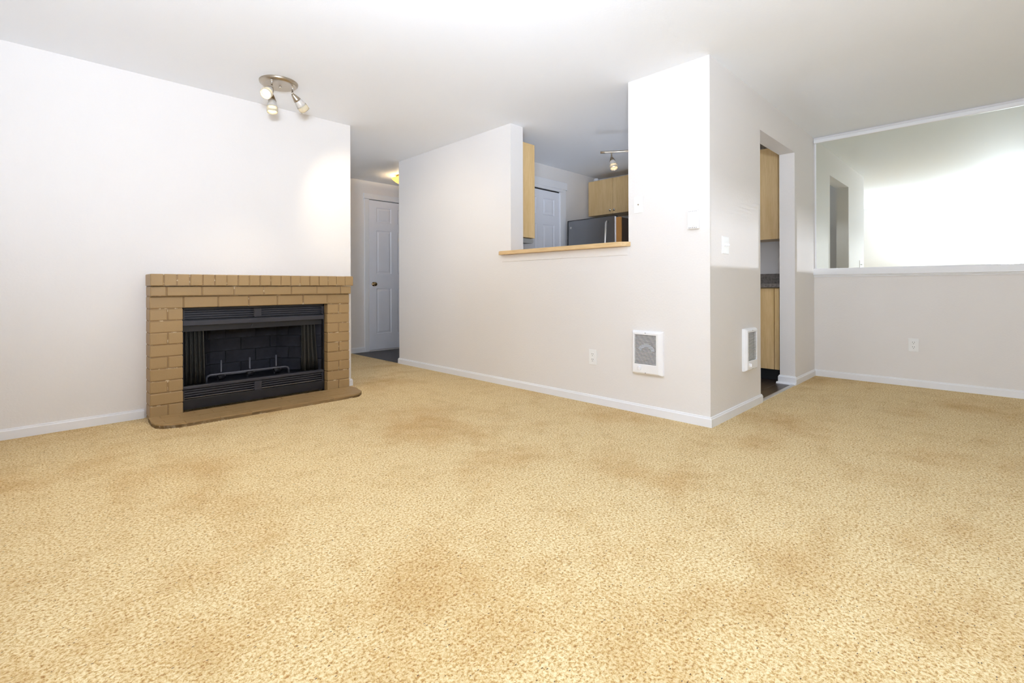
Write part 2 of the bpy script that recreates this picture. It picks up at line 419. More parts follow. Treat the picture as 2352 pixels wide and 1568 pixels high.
baseboard('baseboard_entry', (XA - 1.5, YD), (3.345, YD), (0, -1), 'white baseboard of the entry', z1=0.075)
baseboard('baseboard_back', (4.935, YK), (X2, YK), (0, -1), 'white baseboard of the kitchen', z1=0.08)
# shoe moulding at the doorway jamb
bm = B()
prism(bm, [(dx1 - 0.013, 0.0), (dx1 - 0.033, 0.0), (dx1 - 0.031, 0.008), (dx1 - 0.024, 0.014), (dx1 - 0.013, 0.017)], Y1 - 0.01, Y1 + 0.155, 'xz')
struct(put('trim_shoe', bm, TRIM), 'white quarter round at the jamb foot')
# metal carpet strip in the doorway
bm = B()
prism(bm, [(Y1 - 0.006, 0.0), (Y1 - 0.004, 0.006), (Y1 + 0.010, 0.009), (Y1 + 0.026, 0.006), (Y1 + 0.03, 0.0)], dx0 + 0.013, dx1 - 0.034, 'yz')
struct(put('trim_threshold', bm, BAND), 'metal carpet strip across the kitchen doorway')

# ------------------------------------------------------------------ mirror, its trims and the chair rail
mb = (YS, Y1 - 0.012)
struct(BX('trim_1', (X2 - 0.032, X2, mb[0], Y1 - 0.004, 2.380, 2.415), TRIM, bev=0.004), 'white moulding above the mirror')
struct(BX('trim_2', (X2 - 0.012, X2, Y1 - 0.026, Y1 - 0.010, 1.10, 2.380), TRIM, bev=0.003), 'narrow white moulding left of the mirror')
bm = B()
prism(bm, [(X2, 1.012), (X2 - 0.010, 1.012), (X2 - 0.012, 1.022), (X2 - 0.020, 1.026), (X2 - 0.020, 1.031), (X2 - 0.030, 1.036),
           (X2 - 0.030, 1.092), (X2 - 0.026, 1.099), (X2, 1.099)], mb[0], Y1 - 0.0, 'xz')
struct(put('trim_3', bm, TRIM), 'white chair rail below the mirror')
bm = B(); L = Y1 - 0.024 - YS
box(bm, 0, 0.006, -L, 0, 1.099, 2.381)
mir = put('wall_mirror', bm, [MIRROR], loc=(X2 - 0.012, Y1 - 0.024, 0)); mir.rotation_euler = (0, 0, math.radians(-0.22))
tag(mir, 'long frameless wall mirror above the white chair rail', 'mirror')

# ------------------------------------------------------------------ pass-through shelf
bm = B()
poly = [(X1 - 0.035, 3.300), (X1 - 0.060, 3.262), (X1 - 0.062, 2.02), (X1 - 0.052, 1.955), (X1 - 0.002, 1.905), (X1 - 0.001, oy0),
        (X1 + TP + 0.03, oy0 + 0.001), (X1 + TP + 0.03, oy1 - 0.002), (X1 - 0.001, oy1 - 0.002), (X1 - 0.001, 3.300)]
prism(bm, poly, oz, 1.256, 'xy', 0.003)
tag(put('pass_through_shelf', bm, MAPLEH), 'light maple bar shelf on the sill of the kitchen pass-through', 'shelf')
struct(BX('trim_4', (X1 - 0.005, X1, 1.93, 3.285, 1.158, 1.221), WALL, bev=0.002), 'wall coloured apron board under the shelf')

# ------------------------------------------------------------------ fireplace
fp = empty('fireplace', ((0.566 + 2.026) / 2, 4.15, 0))
tag(fp, 'tan painted brick fireplace with black firebox on the left wall', 'fireplace')
def rel(o, root): o.location = -root.location if o.location.length == 0 else o.location - root.location
bcache = {}
def brick(x0, x1, y0, y1, z0, z1, parent=fp, j=0.0026, name='brick', mat=None, jit=0.0025):
    sx, sy, sz = x1 - x0 - 2 * j, y1 - y0, z1 - z0 - 2 * j
    key = (round(sx, 3), round(sy, 3), round(sz, 3), name)
    if key not in bcache:
        bm = B(); box(bm, -sx / 2, sx / 2, -sy / 2, sy / 2, -sz / 2, sz / 2, bev=min(0.0045, sz * 0.2), seg=1)
        o = put(name, bm, mat or BRICK, parent); bcache[key] = o.data
    else:
        o = bpy.data.objects.new(name, bcache[key]); C.objects.link(o); o.parent = parent
    px = parent.location if parent.parent is None else parent.location + parent.parent.location
    o.location = Vector(((x0 + x1) / 2, (y0 + y1) / 2 + random.uniform(-jit, jit), (z0 + z1) / 2)) - px
    o.rotation_euler = (random.uniform(-.006, .006), random.uniform(-.003, .003), random.uniform(-.006, .006))
    return o
YB = YA - 0.001
# mortar core
bm = B()
box(bm, 0.572, fx0 - 0.006, 4.1245, YB, 0.0, 0.86); box(bm, fx1 + 0.006, 2.020, 4.1245, YB, 0.0, 0.86)
box(bm, 0.572, 2.020, 4.124, YB, 0.7815, 0.865); box(bm, 0.572, 2.02, 4.0945, YB, 0.866, 0.934); box(bm, 0.570, 2.034, 4.078, YB, 0.938, 1.018)
mo = put('mortar', bm, MORTAR, fp); mo.location = -fp.location
ch = 0.0843
for i in range(10):
    zt = 0.777 - i * ch; zb = max(zt - ch, 0.0)
    if zt - zb < 0.012: break
    for (a, b, m) in ((0.566, fx0, 0.672), (fx1, 2.026, 1.924)):
        if i % 2 == 0: brick(a, m, 4.120, YB, zb, zt); brick(m, b, 4.120, YB, zb, zt)
        else: brick(a, b, 4.120, YB, zb, zt)
fr = [0.566, 0.766, 0.985, 1.194, 1.407, 1.614, 1.822, 2.026]
for a, b in zip(fr, fr[1:]): brick(a, b, 4.119, YB, 0.778, 0.864)
c2 = [0.566, 0.661, 0.874, 1.085, 1.297, 1.507, 1.719, 1.930, 2.028]
for a, b in zip(c2, c2[1:]): brick(a, b, 4.090, YB, 0.865, 0.936)
for i in range(19):
    a = 0.564 + i * (2.042 - 0.564) / 19; brick(a, a + (2.042 - 0.564) / 19, 4.073, YB, 0.936, 1.023, j=0.002, jit=0.004)
# hearth: flat slab of painted bricks with clipped corners
hp = [(0.560, 4.119), (0.556, 3.985), (0.566, 3.893), (0.600, 3.846), (0.694, 3.802), (1.913, 3.782), (1.955, 3.802), (2.008, 3.865), (2.040, 4.035), (2.026, 4.119)]
bm = B(); prism(bm, hp, 0.0, 0.020, 'xy')
hearth = put('hearth', bm, MORTAR, fp); hearth.location = -fp.location
def clip(poly, f):
    out = []
    for i in range(len(poly)):
        a, b = poly[i], poly[(i + 1) % len(poly)]; fa, fb = f(a), f(b)
        if fa >= 0: out.append(a)
        if (fa >= 0) != (fb >= 0):
            t = fa / (fa - fb); out.append((a[0] + (b[0] - a[0]) * t, a[1] + (b[1] - a[1]) * t))
    return out
rows = [3.778, 3.872, 3.955, 4.038, 4.122]
for ri, (ya, yb) in enumerate(zip(rows, rows[1:])):
    x = 0.52 - (0.1 if ri % 2 else 0)
    while x < 2.06:
        q = list(hp); g = 0.001
        for fn in (lambda p, x=x: p[0] - x - g, lambda p, x=x: x + 0.2 - g - p[0], lambda p, y=ya: p[1] - y - g, lambda p, y=yb: y - g - p[1]): q = clip(q, fn) if len(q) > 2 else q
        if len(q) > 2:
            ar = abs(sum(q[i][0] * q[(i + 1) % len(q)][1] - q[(i + 1) % len(q)][0] * q[i][1] for i in range(len(q)))) / 2
            if ar > 5e-4:
                bm = B(); prism(bm, q, 0.004, 0.029 + random.uniform(-.0006, .0006), 'xy')
                put('hearth_brick', bm, BRICK, hearth)
        x += 0.2
ys_, yi = 4.182, 4.56
# opening reveal bricks (right side return is formed by the pillar bricks); black metal insert
def part(name, bm, mat, par=fp, smooth=False):
    o = put(name, bm, mat, par, smooth); o.location = -fp.location if par is fp else (0, 0, 0); return o
bm = B()
box(bm, fx0 + .001, fx0 + 0.012, ys_, ys_ + 0.02, 0.0, fz1 - .001); box(bm, fx1 - 0.012, fx1 - .001, ys_, ys_ + 0.02, 0.0, fz1 - .001)
box(bm, fx0 + .001, fx1 - .001, ys_, ys_ + 0.09, 0.760, 0.7805)
part('insert_frame', bm, BLACKM)
def louver(zb, zt, nsl, slat_h, top_band, bot_band):
    bm = B(); xm0, xm1 = 1.251, 1.306
    box(bm, fx0 + 0.012, fx1 - 0.012, ys_ + 0.045, ys_ + 0.05, zb, zt)               # dark back
    box(bm, xm0, xm1, ys_ - 0.002, ys_ + 0.02, zb, zt, bev=.0015)
    box(bm, fx0 + 0.012, fx0 + 0.018, ys_, ys_ + 0.02, zb, zt); box(bm, fx1 - 0.022, fx1 - 0.012, ys_, ys_ + 0.02, zb, zt)
    p = part('louver_panel', bm, GREYM)
    for s0, s1 in ((fx0 + 0.018, xm0), (xm1, fx1 - 0.022)):
        for k in range(nsl):
            z = zb + (k + 0.5) * (zt - zb) / nsl
            bm = B(); box(bm, s0, s1, -0.012, 0.012, -slat_h / 2, slat_h / 2)
            o = put('slat', bm, SLATM, p); o.location = (0, ys_ + 0.013, z)
            o.rotation_euler = (math.radians(-4), 0, 0)
    return p
louver(0.690, 0.758, 4, 0.0035, 0, 0)
bm = B(); box(bm, fx0 + 0.004, fx1 - 0.006, ys_ - 0.016, ys_ + 0.02, 0.645, 0.682, bev=0.004, seg=2); part('hood_bar', bm, GREYM)
bm = B(); box(bm, fx0 + 0.004, fx1 - 0.004, ys_ + 0.02, ys_ + 0.04, 0.600, 0.690); part('header_plate', bm, BLACKM)
bm = B(); prism(bm, [(0, 0), (0.004, 0), (0.004, 0.026), (0, 0.026)], 0, 0.004, 'xz'); o = put('damper_handle', bm, GREYM, fp); o.location = Vector((1.225, 4.17, 0.612)) - fp.location; o.rotation_euler = (0, 0.5, 0)
bm = B(); box(bm, fx0 + 0.004, fx1 - 0.006, ys_ - 0.004, ys_ + 0.04, 0.178, 0.200, bev=0.003); part('ledge', bm, GREYM)
louver(0.105, 0.176, 4, 0.004, 0, 0)
bm = B(); box(bm, fx0 + 0.002, fx1 - 0.004, ys_ - 0.004, ys_ + 0.04, 0.030, 0.104, bev=0.002); part('base_panel', bm, BLACKM)
# firebox shell: back, splayed sides, floor, roof
bx0, bx1, yb0 = 1.020, 1.548, ys_ + 0.05
bm = B()
zf, zr = 0.19, 0.70
A = [(fx0, yb0), (bx0, yi), (bx1, yi), (fx1, yb0)]
box(bm, fx0, fx1, yb0, yi + .03, zf - 0.03, zf); box(bm, fx0, fx1, yb0, yi + .03, zr, zr + 0.03)
off = 0.02
for (p, q) in ((A[0], A[1]), (A[1], A[2]), (A[2], A[3])):
    d = Vector((q[0] - p[0], q[1] - p[1])).normalized(); n = Vector((-d.y, d.x)) * off
    prism(bm, [p, q, (q[0] + n.x, q[1] + n.y), (p[0] + n.x, p[1] + n.y)], zf, zr, 'xy')
part('firebox_shell', bm, BLACKM)
# refractory bricks on the back and the sides
def wallbricks(p, q, hrow, lrow, phase):
    d = Vector((q[0] - p[0], q[1] - p[1])); Ln = d.length; d.normalize(); n = Vector((d.y, -d.x)); ang = math.atan2(d.y, d.x)
    z = zf; r = 0
    while z < zr - 0.01:
        zz = min(z + hrow, zr); s = -lrow * ((r * phase) % 1.0)
        while s < Ln - 0.01:
            a, b = max(s, 0), min(s + lrow, Ln)
            if b - a > 0.02:
                bm = B(); box(bm, -(b - a) / 2 + .002, (b - a) / 2 - .002, -0.012, 0.0, .002, zz - z - .002, bev=0.002)
                o = put('firebrick', bm, FIREB, fp)
                c = Vector((p[0], p[1])) + d * (a + b) / 2
                o.location = Vector((c.x, c.y, z)) - fp.location; o.rotation_euler = (0, 0, ang)
            s += lrow
        z = zz; r += 1
wallbricks(A[1], A[2], 0.103, 0.235, 0.5); wallbricks(A[2], A[3], 0.103, 0.235, 0.5); wallbricks(A[0], A[1], 0.103, 0.235, 0.5)
# folded mesh spark curtains
def curtain(x0, x1, folds, lean):
    bm = B(); n = folds * 8; zs = [0.200, 0.3, 0.4, 0.5, 0.6, 0.655]; grid = []
    for i in range(n + 1):
        t = i / n; col = []
        for z in zs:
            k = 1 + 0.10 * (0.655 - z) / 0.45 * math.sin(t * 9)
            y = ys_ + 0.042 + 0.016 * (1 + math.sin(t * folds * 2 * PI)) * k
            x = x0 + (x1 - x0) * t + lean * (0.655 - z) / 0.45 * (t if lean > 0 else (1 - t)) * 1.0
            col.append(bm.verts.new((x, y, z)))
        grid.append(col)
    for i in range(n):
        for k in range(len(zs) - 1): bm.faces.new((grid[i][k], grid[i + 1][k], grid[i + 1][k + 1], grid[i][k + 1]))
    r = bmesh.ops.solidify(bm, geom=bm.faces[:], thickness=0.0015)
    part('mesh_curtain', bm, CHAIN, smooth=True)
curtain(fx0 + 0.016, 0.915, 5, 0.012); curtain(1.642, 1.755, 4, 0.035)
bm = B(); tube(bm, [(fx0 + .012, ys_ + .055, .662), (fx1 - .012, ys_ + .055, .662)], 0.004, 8); part('curtain_rod', bm, BLACKM)

# grate standing on the firebox floor
gr = empty('fireplace_grate', (1.25, 4.36, zf)); tag(gr, 'dark iron log grate with three upright prongs inside the firebox', 'grate')
gp = [(0.945, 4.30, zf), (0.947, 4.30, 0.225), (0.955, 4.30, 0.240), (0.975, 4.30, 0.246), (1.25, 4.30, 0.247), (1.53, 4.30, 0.246), (1.55, 4.30, 0.240), (1.558, 4.30, 0.225), (1.56, 4.30, zf)]
bm = B(); tube(bm, gp, 0.0075, 10); o = put('front_rail', bm, GRATEM, gr, True); o.location = -gr.location
for x in (1.075, 1.287, 1.497):
    bm = B(); tube(bm, [(x, 4.305, 0.236), (x, 4.40, 0.232), (x, 4.415, 0.236), (x, 4.42, 0.25), (x, 4.42, 0.338)], 0.0075, 10)
    o = put('prong', bm, GRATEM, gr, True); o.location = -gr.location
    bm = B(); tube(bm, [(x - 0.03, 4.36, 0.232), (x - 0.034, 4.36, 0.215), (x - 0.034, 4.36, zf)], 0.008, 8)
    lathe(bm, (x - 0.012, 4.345, 0.225), (1, 0, 0.35), [(-0.03, 0.0), (-0.03, 0.022), (-0.01, 0.03), (0.018, 0.026), (0.02, 0.0)], 12, False)
    o = put('foot', bm, BLACKM, gr, False); o.location = -gr.location
bm = B(); tube(bm, [(1.0, 4.395, 0.222), (1.52, 4.395, 0.222)], 0.006, 8); o = put('cross_bar', bm, GRATEM, gr, True); o.location = -gr.location

# ------------------------------------------------------------------ plates on the walls
# local frame: x right, z up, -y out of the wall.  rot 0: faces -y ; rot -90deg : faces -x
RX = -PI / 2
def onwall(o, x, y, z, facing):
    o.location = (x, y, z); o.rotation_euler = (0, 0, 0 if facing == 'y' else RX); return o
def screws(root, zs, y, mt=None):
    for z in zs:
        bm = B(); lathe(bm, (0, y, z), (0, -1, 0), [(0, .0035), (.0012, .003), (.0015, 0)], 10, False); put('screw', bm, mt or PLATE, root)
def outlet(loc, facing, label):
    t = empty('wall_outlet'); tag(t, label, 'outlet')
    BX('plate', (-.037, .037, -.006, 0, -.06, .06), PLATE, t, 0.003, 2)
    for dzz in (.021, -.021):
        bm = B(); lathe(bm, (0, -.006, dzz), (0, -1, 0), [(0, .0175), (.0025, .017), (.003, 0)], 20, False)
        r = put('receptacle', bm, PLATE, t, False)
        for dx in (-.0065, .0065): BX('slot', (dx - .0013, dx + .0013, -.0096, -.0088, dzz + .001, dzz + .010), SLOT, r)
        bm = B(); lathe(bm, (0, -.0088, dzz - .008), (0, -1, 0), [(0, .0028), (.0009, .0027), (.001, 0)], 10, False); put('slot', bm, SLOT, r)
    screws(t, (0,), -.006)
    onwall(t, *loc, facing); return t
outlet((X1, 2.249, 0.365), 'x', 'white duplex outlet low on the wall under the pass-through shelf')
outlet((X2, 0.529, 0.379), 'x', 'white duplex outlet low on the wall below the mirror')
# coax plate
t = empty('cable_plate'); tag(t, 'white cable plate with one centre jack beside the pass-through', 'wall plate')
BX('plate', (-.036, .036, -.006, 0, -.061, .061), PLATE, t, .003, 2)
bm = B(); lathe(bm, (0, -.006, 0), (0, -1, 0), [(0, .006), (.004, .0055), (.0045, .003), (.003, 0)], 12, False); put('jack', bm, NICKEL, t)
screws(t, (.042, -.042), -.006); onwall(t, X1, 1.840, 1.521, 'x')
# thermostat
t = empty('thermostat'); tag(t, 'white boxy thermostat with rows of vent slots near the wall corner', 'thermostat')
BX('body', (-.036, .036, -.028, 0, -.064, .064), PLASTIC, t, .004, 2)
bm = B(); lathe(bm, (0, -.028, -.028), (0, -1, 0), [(0, .021), (.006, .020), (.007, .018), (.007, 0)], 28, False); put('dial', bm, PLASTIC, t)
for k in range(5):
    BX('vent_slot', (-.026 + k * .012, -.021 + k * .012, -.0288, -.026, -.0595, -.055), SLOT, t)
    BX('vent_slot', (-.026 + k * .012, -.021 + k * .012, -.0285, -.026, .050, .054), simple('grey_slot', (.35, .34, .36, 1)) if k == 0 else bpy.data.materials['grey_slot'], t)
onwall(t, X1, 1.422, 1.371, 'x')
# double toggle switch
t = empty('light_switch'); tag(t, 'white double toggle light switch on the wall left of the doorway', 'light switch')
BX('plate', (-.058, .058, -.006, 0, -.060, .060), PLATE, t, .003, 2)
for dx in (-.023, .023):
    BX('toggle', (dx - .005, dx + .005, -.022, -.004, -.004, .010), PLASTIC, t, .0015)
    BX('toggle_collar', (dx - .0075, dx + .0075, -.0075, -.005, -.014, .014), PLATE, t, .001)
    for z in (.038, -.038):
        bm = B(); lathe(bm, (dx, -.006, z), (0, -1, 0), [(0, .0032), (.0012, .003), (.0015, 0)], 10, False); put('screw', bm, PLATE, t)
onwall(t, 3.388, Y1, 1.206, 'y')

# wall heaters
def heater(loc, facing, label, knob_x):
    t = empty('wall_heater'); tag(t, label, 'heater', None)
    W, Hh, D = .121, .157, .036
    bm = B()   # frame with sloping sides around the grille opening
    gx0, gx1, gz0, gz1 = -.092, .092, -.082, .130
    outer = [(-W, -Hh), (W, -Hh), (W, Hh), (-W, Hh)]; ins = [(-W + .014, -Hh + .012), (W - .022, -Hh + .012), (W - .022, Hh - .012), (-W + .014, Hh - .012)]
    hole = [(gx0, gz0), (gx1 - .012, gz0), (gx1 - .012, gz1), (gx0, gz1)]
    rings = []
    for poly, y in ((outer, 0), (outer, -D * .45), (ins, -D), (hole, -D), (hole, -D + .012)):
        rings.append([bm.verts.new((a, y, b)) for a, b in poly])
    for i in range(4):
        for k in range(4): bm.faces.new((rings[i][k], rings[i][(k + 1) % 4], rings[i + 1][(k + 1) % 4], rings[i + 1][k]))
    es = [e for e in bm.edges if all(v in rings[1] + rings[2] + rings[0] for v in e.verts)]
    bmesh.ops.bevel(bm, geom=es, offset=.005, segments=3, affect='EDGES', profile=.5)
    put('cover', bm, PLASTIC, t, False)
    BX('recess', (gx0 - .003, gx1 - .009, -D + .020, -.002, gz0 - .003, gz1 + .003), DARK, t)
    n = 24
    for k in range(n + 1):
        z = gz0 + (gz1 - gz0) * k / n
        bm = B(); box(bm, gx0, gx1 - .012, -.0022, .0022, -.0018, .0018); o = put('slat', bm, PLASTIC, t); o.location = (0, -D + .005, z); o.rotation_euler = (0.1, 0, 0)
    bm = B(); lathe(bm, (knob_x, -D, -.112), (0, -1, 0), [(0, .016), (.004, .0155), (.006, .014), (.006, 0)], 26, False)
    box(bm, knob_x - .003, knob_x + .003, -D - .014, -D - .004, -.124, -.100, bev=.001); put('knob', bm, PLASTIC, t)
    for z in (.143, -.143):
        bm = B(); lathe(bm, (-.004, -D, z), (0, -1, 0), [(0, .003), (.001, .0028), (.0012, 0)], 10, False); put('screw', bm, SLOT, t)
    onwall(t, *loc, facing); return t, D
h1, D = heater((X1, 1.766, 0.446), 'x', 'white electric wall heater below the thermostat, shiny fan behind its slats', -.054)
bm = B(); rr = []
for k in range(17):
    a = PI * (0.02 + 0.92 * k / 16); rr.append((-.005 + .060 * math.cos(a) * 1.1, 0.012 + .052 * math.sin(a)))
vs = [[bm.verts.new((x * s_, -D + .0125 + .003 * (s_ - .7) * 4, z * s_)) for x, z in rr] for s_ in (.62, .8, 1.0)]
for a in range(2):
    for k in range(16): bm.faces.new((vs[a][k], vs[a][k + 1], vs[a + 1][k + 1], vs[a + 1][k]))
bmesh.ops.solidify(bm, geom=bm.faces[:], thickness=.0015)
put('fan_reflector', bm, simple('pale_blue_metal', (.62, .72, .92, 1), .35, .3), h1, True)
heater((3.819, Y1, 0.450), 'y', 'white electric wall heater beside the kitchen doorway', -.066)

# small paint nicks on the return wall
# ------------------------------------------------------------------ six panel doors
def door(name, x0, x1, z0, z1, y, left_casing, right_casing, knob, label, stile=0.108, cols=None):
    """door slab in plane y (faces -y)"""
    root = struct(BX(name, (x0, x1, y - .004, y - .001, z0, z1), DOORP), label)
    Hd = z1 - z0; Wd = x1 - x0
    zr_ = [z0, z0 + .105 * Hd, z0 + .41 * Hd, z0 + .51 * Hd, z0 + .80 * Hd, z0 + .855 * Hd, z0 + .955 * Hd, z1]
    if cols is None: cols = [x0 + stile, x0 + Wd / 2 - stile * .42, x0 + Wd / 2 + stile * .42, x1 - stile]
    yf = y - .014
    bm = B()
    xs = [x0] + cols + [x1]
    for i in (0, 2, 4): box(bm, xs[i], xs[i + 1], yf, y - .002, z0, z1)
    for j in (0, 2, 4, 6):
        for i in (1, 3): box(bm, xs[i], xs[i + 1], yf, y - .002, zr_[j], zr_[j + 1])
    bmesh.ops.remove_doubles(bm, verts=bm.verts, dist=1e-5)
    put('door_frame', bm, DOORP, root)
    for j in (1, 3, 5):
        for i in (1, 3):
            a, b, c, d = xs[i], xs[i + 1], zr_[j], zr_[j + 1]
            bm = B(); rings = []
            for ins_, yy in ((0, yf), (.010, yf + .007), (.018, yf + .007), (.040, yf + .001), ):
                rings.append([bm.verts.new(v) for v in ((a + ins_, yy, c + ins_), (b - ins_, yy, c + ins_), (b - ins_, yy, d - ins_), (a + ins_, yy, d - ins_))])
            for q in range(3):
                for k in range(4): bm.faces.new((rings[q][k], rings[q][(k + 1) % 4], rings[q + 1][(k + 1) % 4], rings[q + 1][k]))
            bm.faces.new(rings[-1])
            put('door_panel', bm, DOORP, root)
    if knob:
        bm = B(); kx, kz = knob
        lathe(bm, (kx, yf, kz), (0, -1, 0), [(0, .030), (.004, .030), (.008, .022), (.010, .012), (.030, .011), (.036, .022), (.048, .028), (.060, .024), (.066, .010), (.067, 0)], 24, False)
        put('door_knob', bm, BRASS, root, True)
    return root
def casing(name, x0, x1, z1, y, wid, head_h, over, label, left=True, right=True, gap=.012, hd=None):
    bm = B()
    if left: box(bm, x0 - gap - wid, x0 - gap, y - .018, y, 0, z1 + gap, bev=.002)
    if right: box(bm, x1 + gap, x1 + gap + wid, y - .018, y, 0, z1 + gap, bev=.002)
    box(bm, x0 - gap - wid - over, x1 + gap + wid + over, y - .024, y, z1 + gap + .001, z1 + gap + head_h, bev=.002)
    box(bm, x0 - gap, x0, y - .010, y, 0, z1 + gap); box(bm, x1, x1 + gap, y - .010, y, 0, z1 + gap)
    return struct(put(name, bm, TRIM), label)
door('door_1', 3.410, 4.235, 0.022, 2.172, YD, 1, 1, (3.475, 0.966), 'white six panel entry door with brass knob', cols=[3.520, 3.762, 3.868, 4.118])
casing('trim_door_1', 3.410, 4.235, 2.172, YD, .062, .078, .010, 'white casing round the entry door')
door('door_2', 4.030, 4.790, 0.02, 2.118, YK, 1, 1, None, 'white six panel pantry door in the kitchen', cols=[4.133, 4.352, 4.468, 4.687])
casing('trim_door_2', 4.030, 4.790, 2.118, YK, .075, .095, .022, 'white casing round the pantry door', gap=.055)
# deeper jamb of the pantry door
bm = B(); box(bm, 4.791, 4.8445, YK - .030, YK - .0105, 0, 2.134, bev=.003); box(bm, 3.9755, 4.029, YK - .030, YK - .0105, 0, 2.134, bev=.003); box(bm, 3.9755, 4.8445, YK - .032, YK - .0005, 2.135, 2.1725, bev=.003)
struct(put('trim_jamb_2', bm, TRIM), 'white jamb round the pantry door')
struct(BX('trim_gap_2', (4.0305, 4.7895, YK - .006, YK - .0005, 2.1185, 2.1345), DARK), 'dark gap above the pantry door')
struct(BX('trim_gap_1', (3.4105, 4.2345, YD - .009, YD - .0005, 2.1725, 2.1785), DARK), 'dark gap above the entry door')

# ------------------------------------------------------------------ spot fixtures
def fixture_head(root, piv, d, s=1.0, bulbmat=None, metal=NICKEL, glass=None, skirt=None, power=0.0, pcol=(1, .78, .50)):
    d = Vector(d).normalized(); p = Vector(piv)
    bm = B(); lathe(bm, p, d, [(-.004 * s, 0), (-.003 * s, .008 * s), (.004 * s, .012 * s), (.020 * s, .018 * s), (.040 * s, .0245 * s), (.052 * s, .0285 * s), (.053 * s, .027 * s), (.02 * s, .012 * s)], 24, False)
    cap = put('lamp_cap', bm, metal, root, True)
    bm = B(); lathe(bm, p, d, [(.038 * s, .020 * s), (.060 * s, .028 * s), (.085 * s, .034 * s), (.105 * s, .036 * s), (.105 * s, .0345 * s), (.085 * s, .0325 * s), (.060 * s, .0265 * s), (.039 * s, .0185 * s)], 28, False)
    put('lamp_shade', bm, glass or FROST, root, True)
    bm = B(); lathe(bm, p, d, [(.098 * s, .0375 * s), (.120 * s, .0385 * s), (.140 * s, .036 * s), (.140 * s, .0345 * s), (.120 * s, .037 * s), (.098 * s, .036 * s)], 28, False)
    put('shade_rim', bm, skirt or SKIRT, root, True)
    bm = B(); lathe(bm, p, d, [(.050 * s, 0), (.052 * s, .012 * s), (.085 * s, .024 * s), (.098 * s, .025 * s), (.103 * s, .020 * s), (.105 * s, 0)], 24, False)
    put('bulb', bm, bulbmat or BULB, root, True)
    if power:
        l = bpy.data.lights.new('bulb_light', 'SPOT'); l.energy = power; l.color = pcol; l.shadow_soft_size = .02; l.spot_size = math.radians(95); l.spot_blend = .8
        o = bpy.data.objects.new('bulb_light', l); C.objects.link(o); o.parent = root; o.location = p + d * .15 * s
        o.rotation_euler = d.to_track_quat('-Z', 'Y').to_euler()


CAM = Vector((0, 0, 0.9264))
cc = Vector((1.290, 3.735, H))
cl = empty('ceiling_spotlight', cc); tag(cl, 'round nickel ceiling light with three small glass spot heads', 'ceiling light')
bm = B(); lathe(bm, (0, 0, 0), (0, 0, -1), [(0, .131), (.006, .131), (.015, .128), (.023, .118), (.027, .104), (.025, .098), (.026, 0)], 48, False); put('canopy', bm, NICKEL, cl, True)
bm = B(); lathe(bm, (0.012, 0.006, -.027), (0, 0, -1), [(0, .009), (.006, .009), (.011, .006), (.013, 0)], 16, False); put('finial', bm, CHROME, cl, True)
def stem(root, p, ln, mat=CHROME, r=.0055):
    bm = B(); lathe(bm, p, (0, 0, -1), [(0, r * 1.5), (.004, r * 1.5), (.005, r), (ln - .012, r), (ln - .012, r * 1.25), (ln, r * 1.25), (ln + .002, 0)], 14, False); put('stem', bm, mat, root, True)
for (px, py), kind in (((1.215, 3.655), 'A'), ((1.262, 3.790), 'B'), ((1.365, 3.672), 'C')):
    q = Vector((px - cc.x, py - cc.y, -.026)); stem(cl, q, .055)
    e = q + Vector((0, 0, -.058)); toc = (CAM - (cc + e)).normalized()
    if kind == 'A': d = toc * .86 - R * .30 - U * .30
    elif kind == 'B': d = -U * .95 + R * .08 - F * .16
    else: d = R * .36 - U * .60 + F * .66
    fixture_head(cl, e, d, 1.0, BULB, power=34.0, pcol=(.90, .78, .58))

# kitchen track bar
tk = empty('kitchen_track_light', (4.25, 2.2, H)); tag(tk, 'wavy nickel track light with glass spot heads on the kitchen ceiling', 'ceiling light')
pts = []
for k in range(25):
    t = k / 24; pts.append(Vector((3.984 + .55 * t, 2.757 - 1.15 * t + 0.0, 2.25)) + Vector((.9, .43, 0)) * .045 * math.sin(t * 2 * PI) - tk.location)
bm = B(); tube(bm, pts, .012, 12); put('track_bar', bm, NICKEL, tk, True)
mid = pts[12]
bm = B(); lathe(bm, (mid.x, mid.y, 0), (0, 0, -1), [(0, .065), (.015, .065), (.024, .055), (.026, .012), (.18, .012), (.182, 0)], 28, False); put('canopy', bm, NICKEL, tk, True)
for k, d in ((2, Vector((-.25, -.38, -.95))), (9, Vector((-.3, .3, -.9))), (15, Vector((.4, .2, -.9))), (22, Vector((0, -.4, -.9)))):
    q = pts[k]; stem(tk, q + Vector((0, 0, -.004)), .042, NICKEL, .006)
    fixture_head(tk, q + Vector((0, 0, -.05)), d, 1.0, BULBK, metal=simple('bronze_cap', (.30, .24, .17, 1), .35, .9) if k == 2 else bpy.data.materials['bronze_cap'], power=9, pcol=(.84, .92, 1.12))

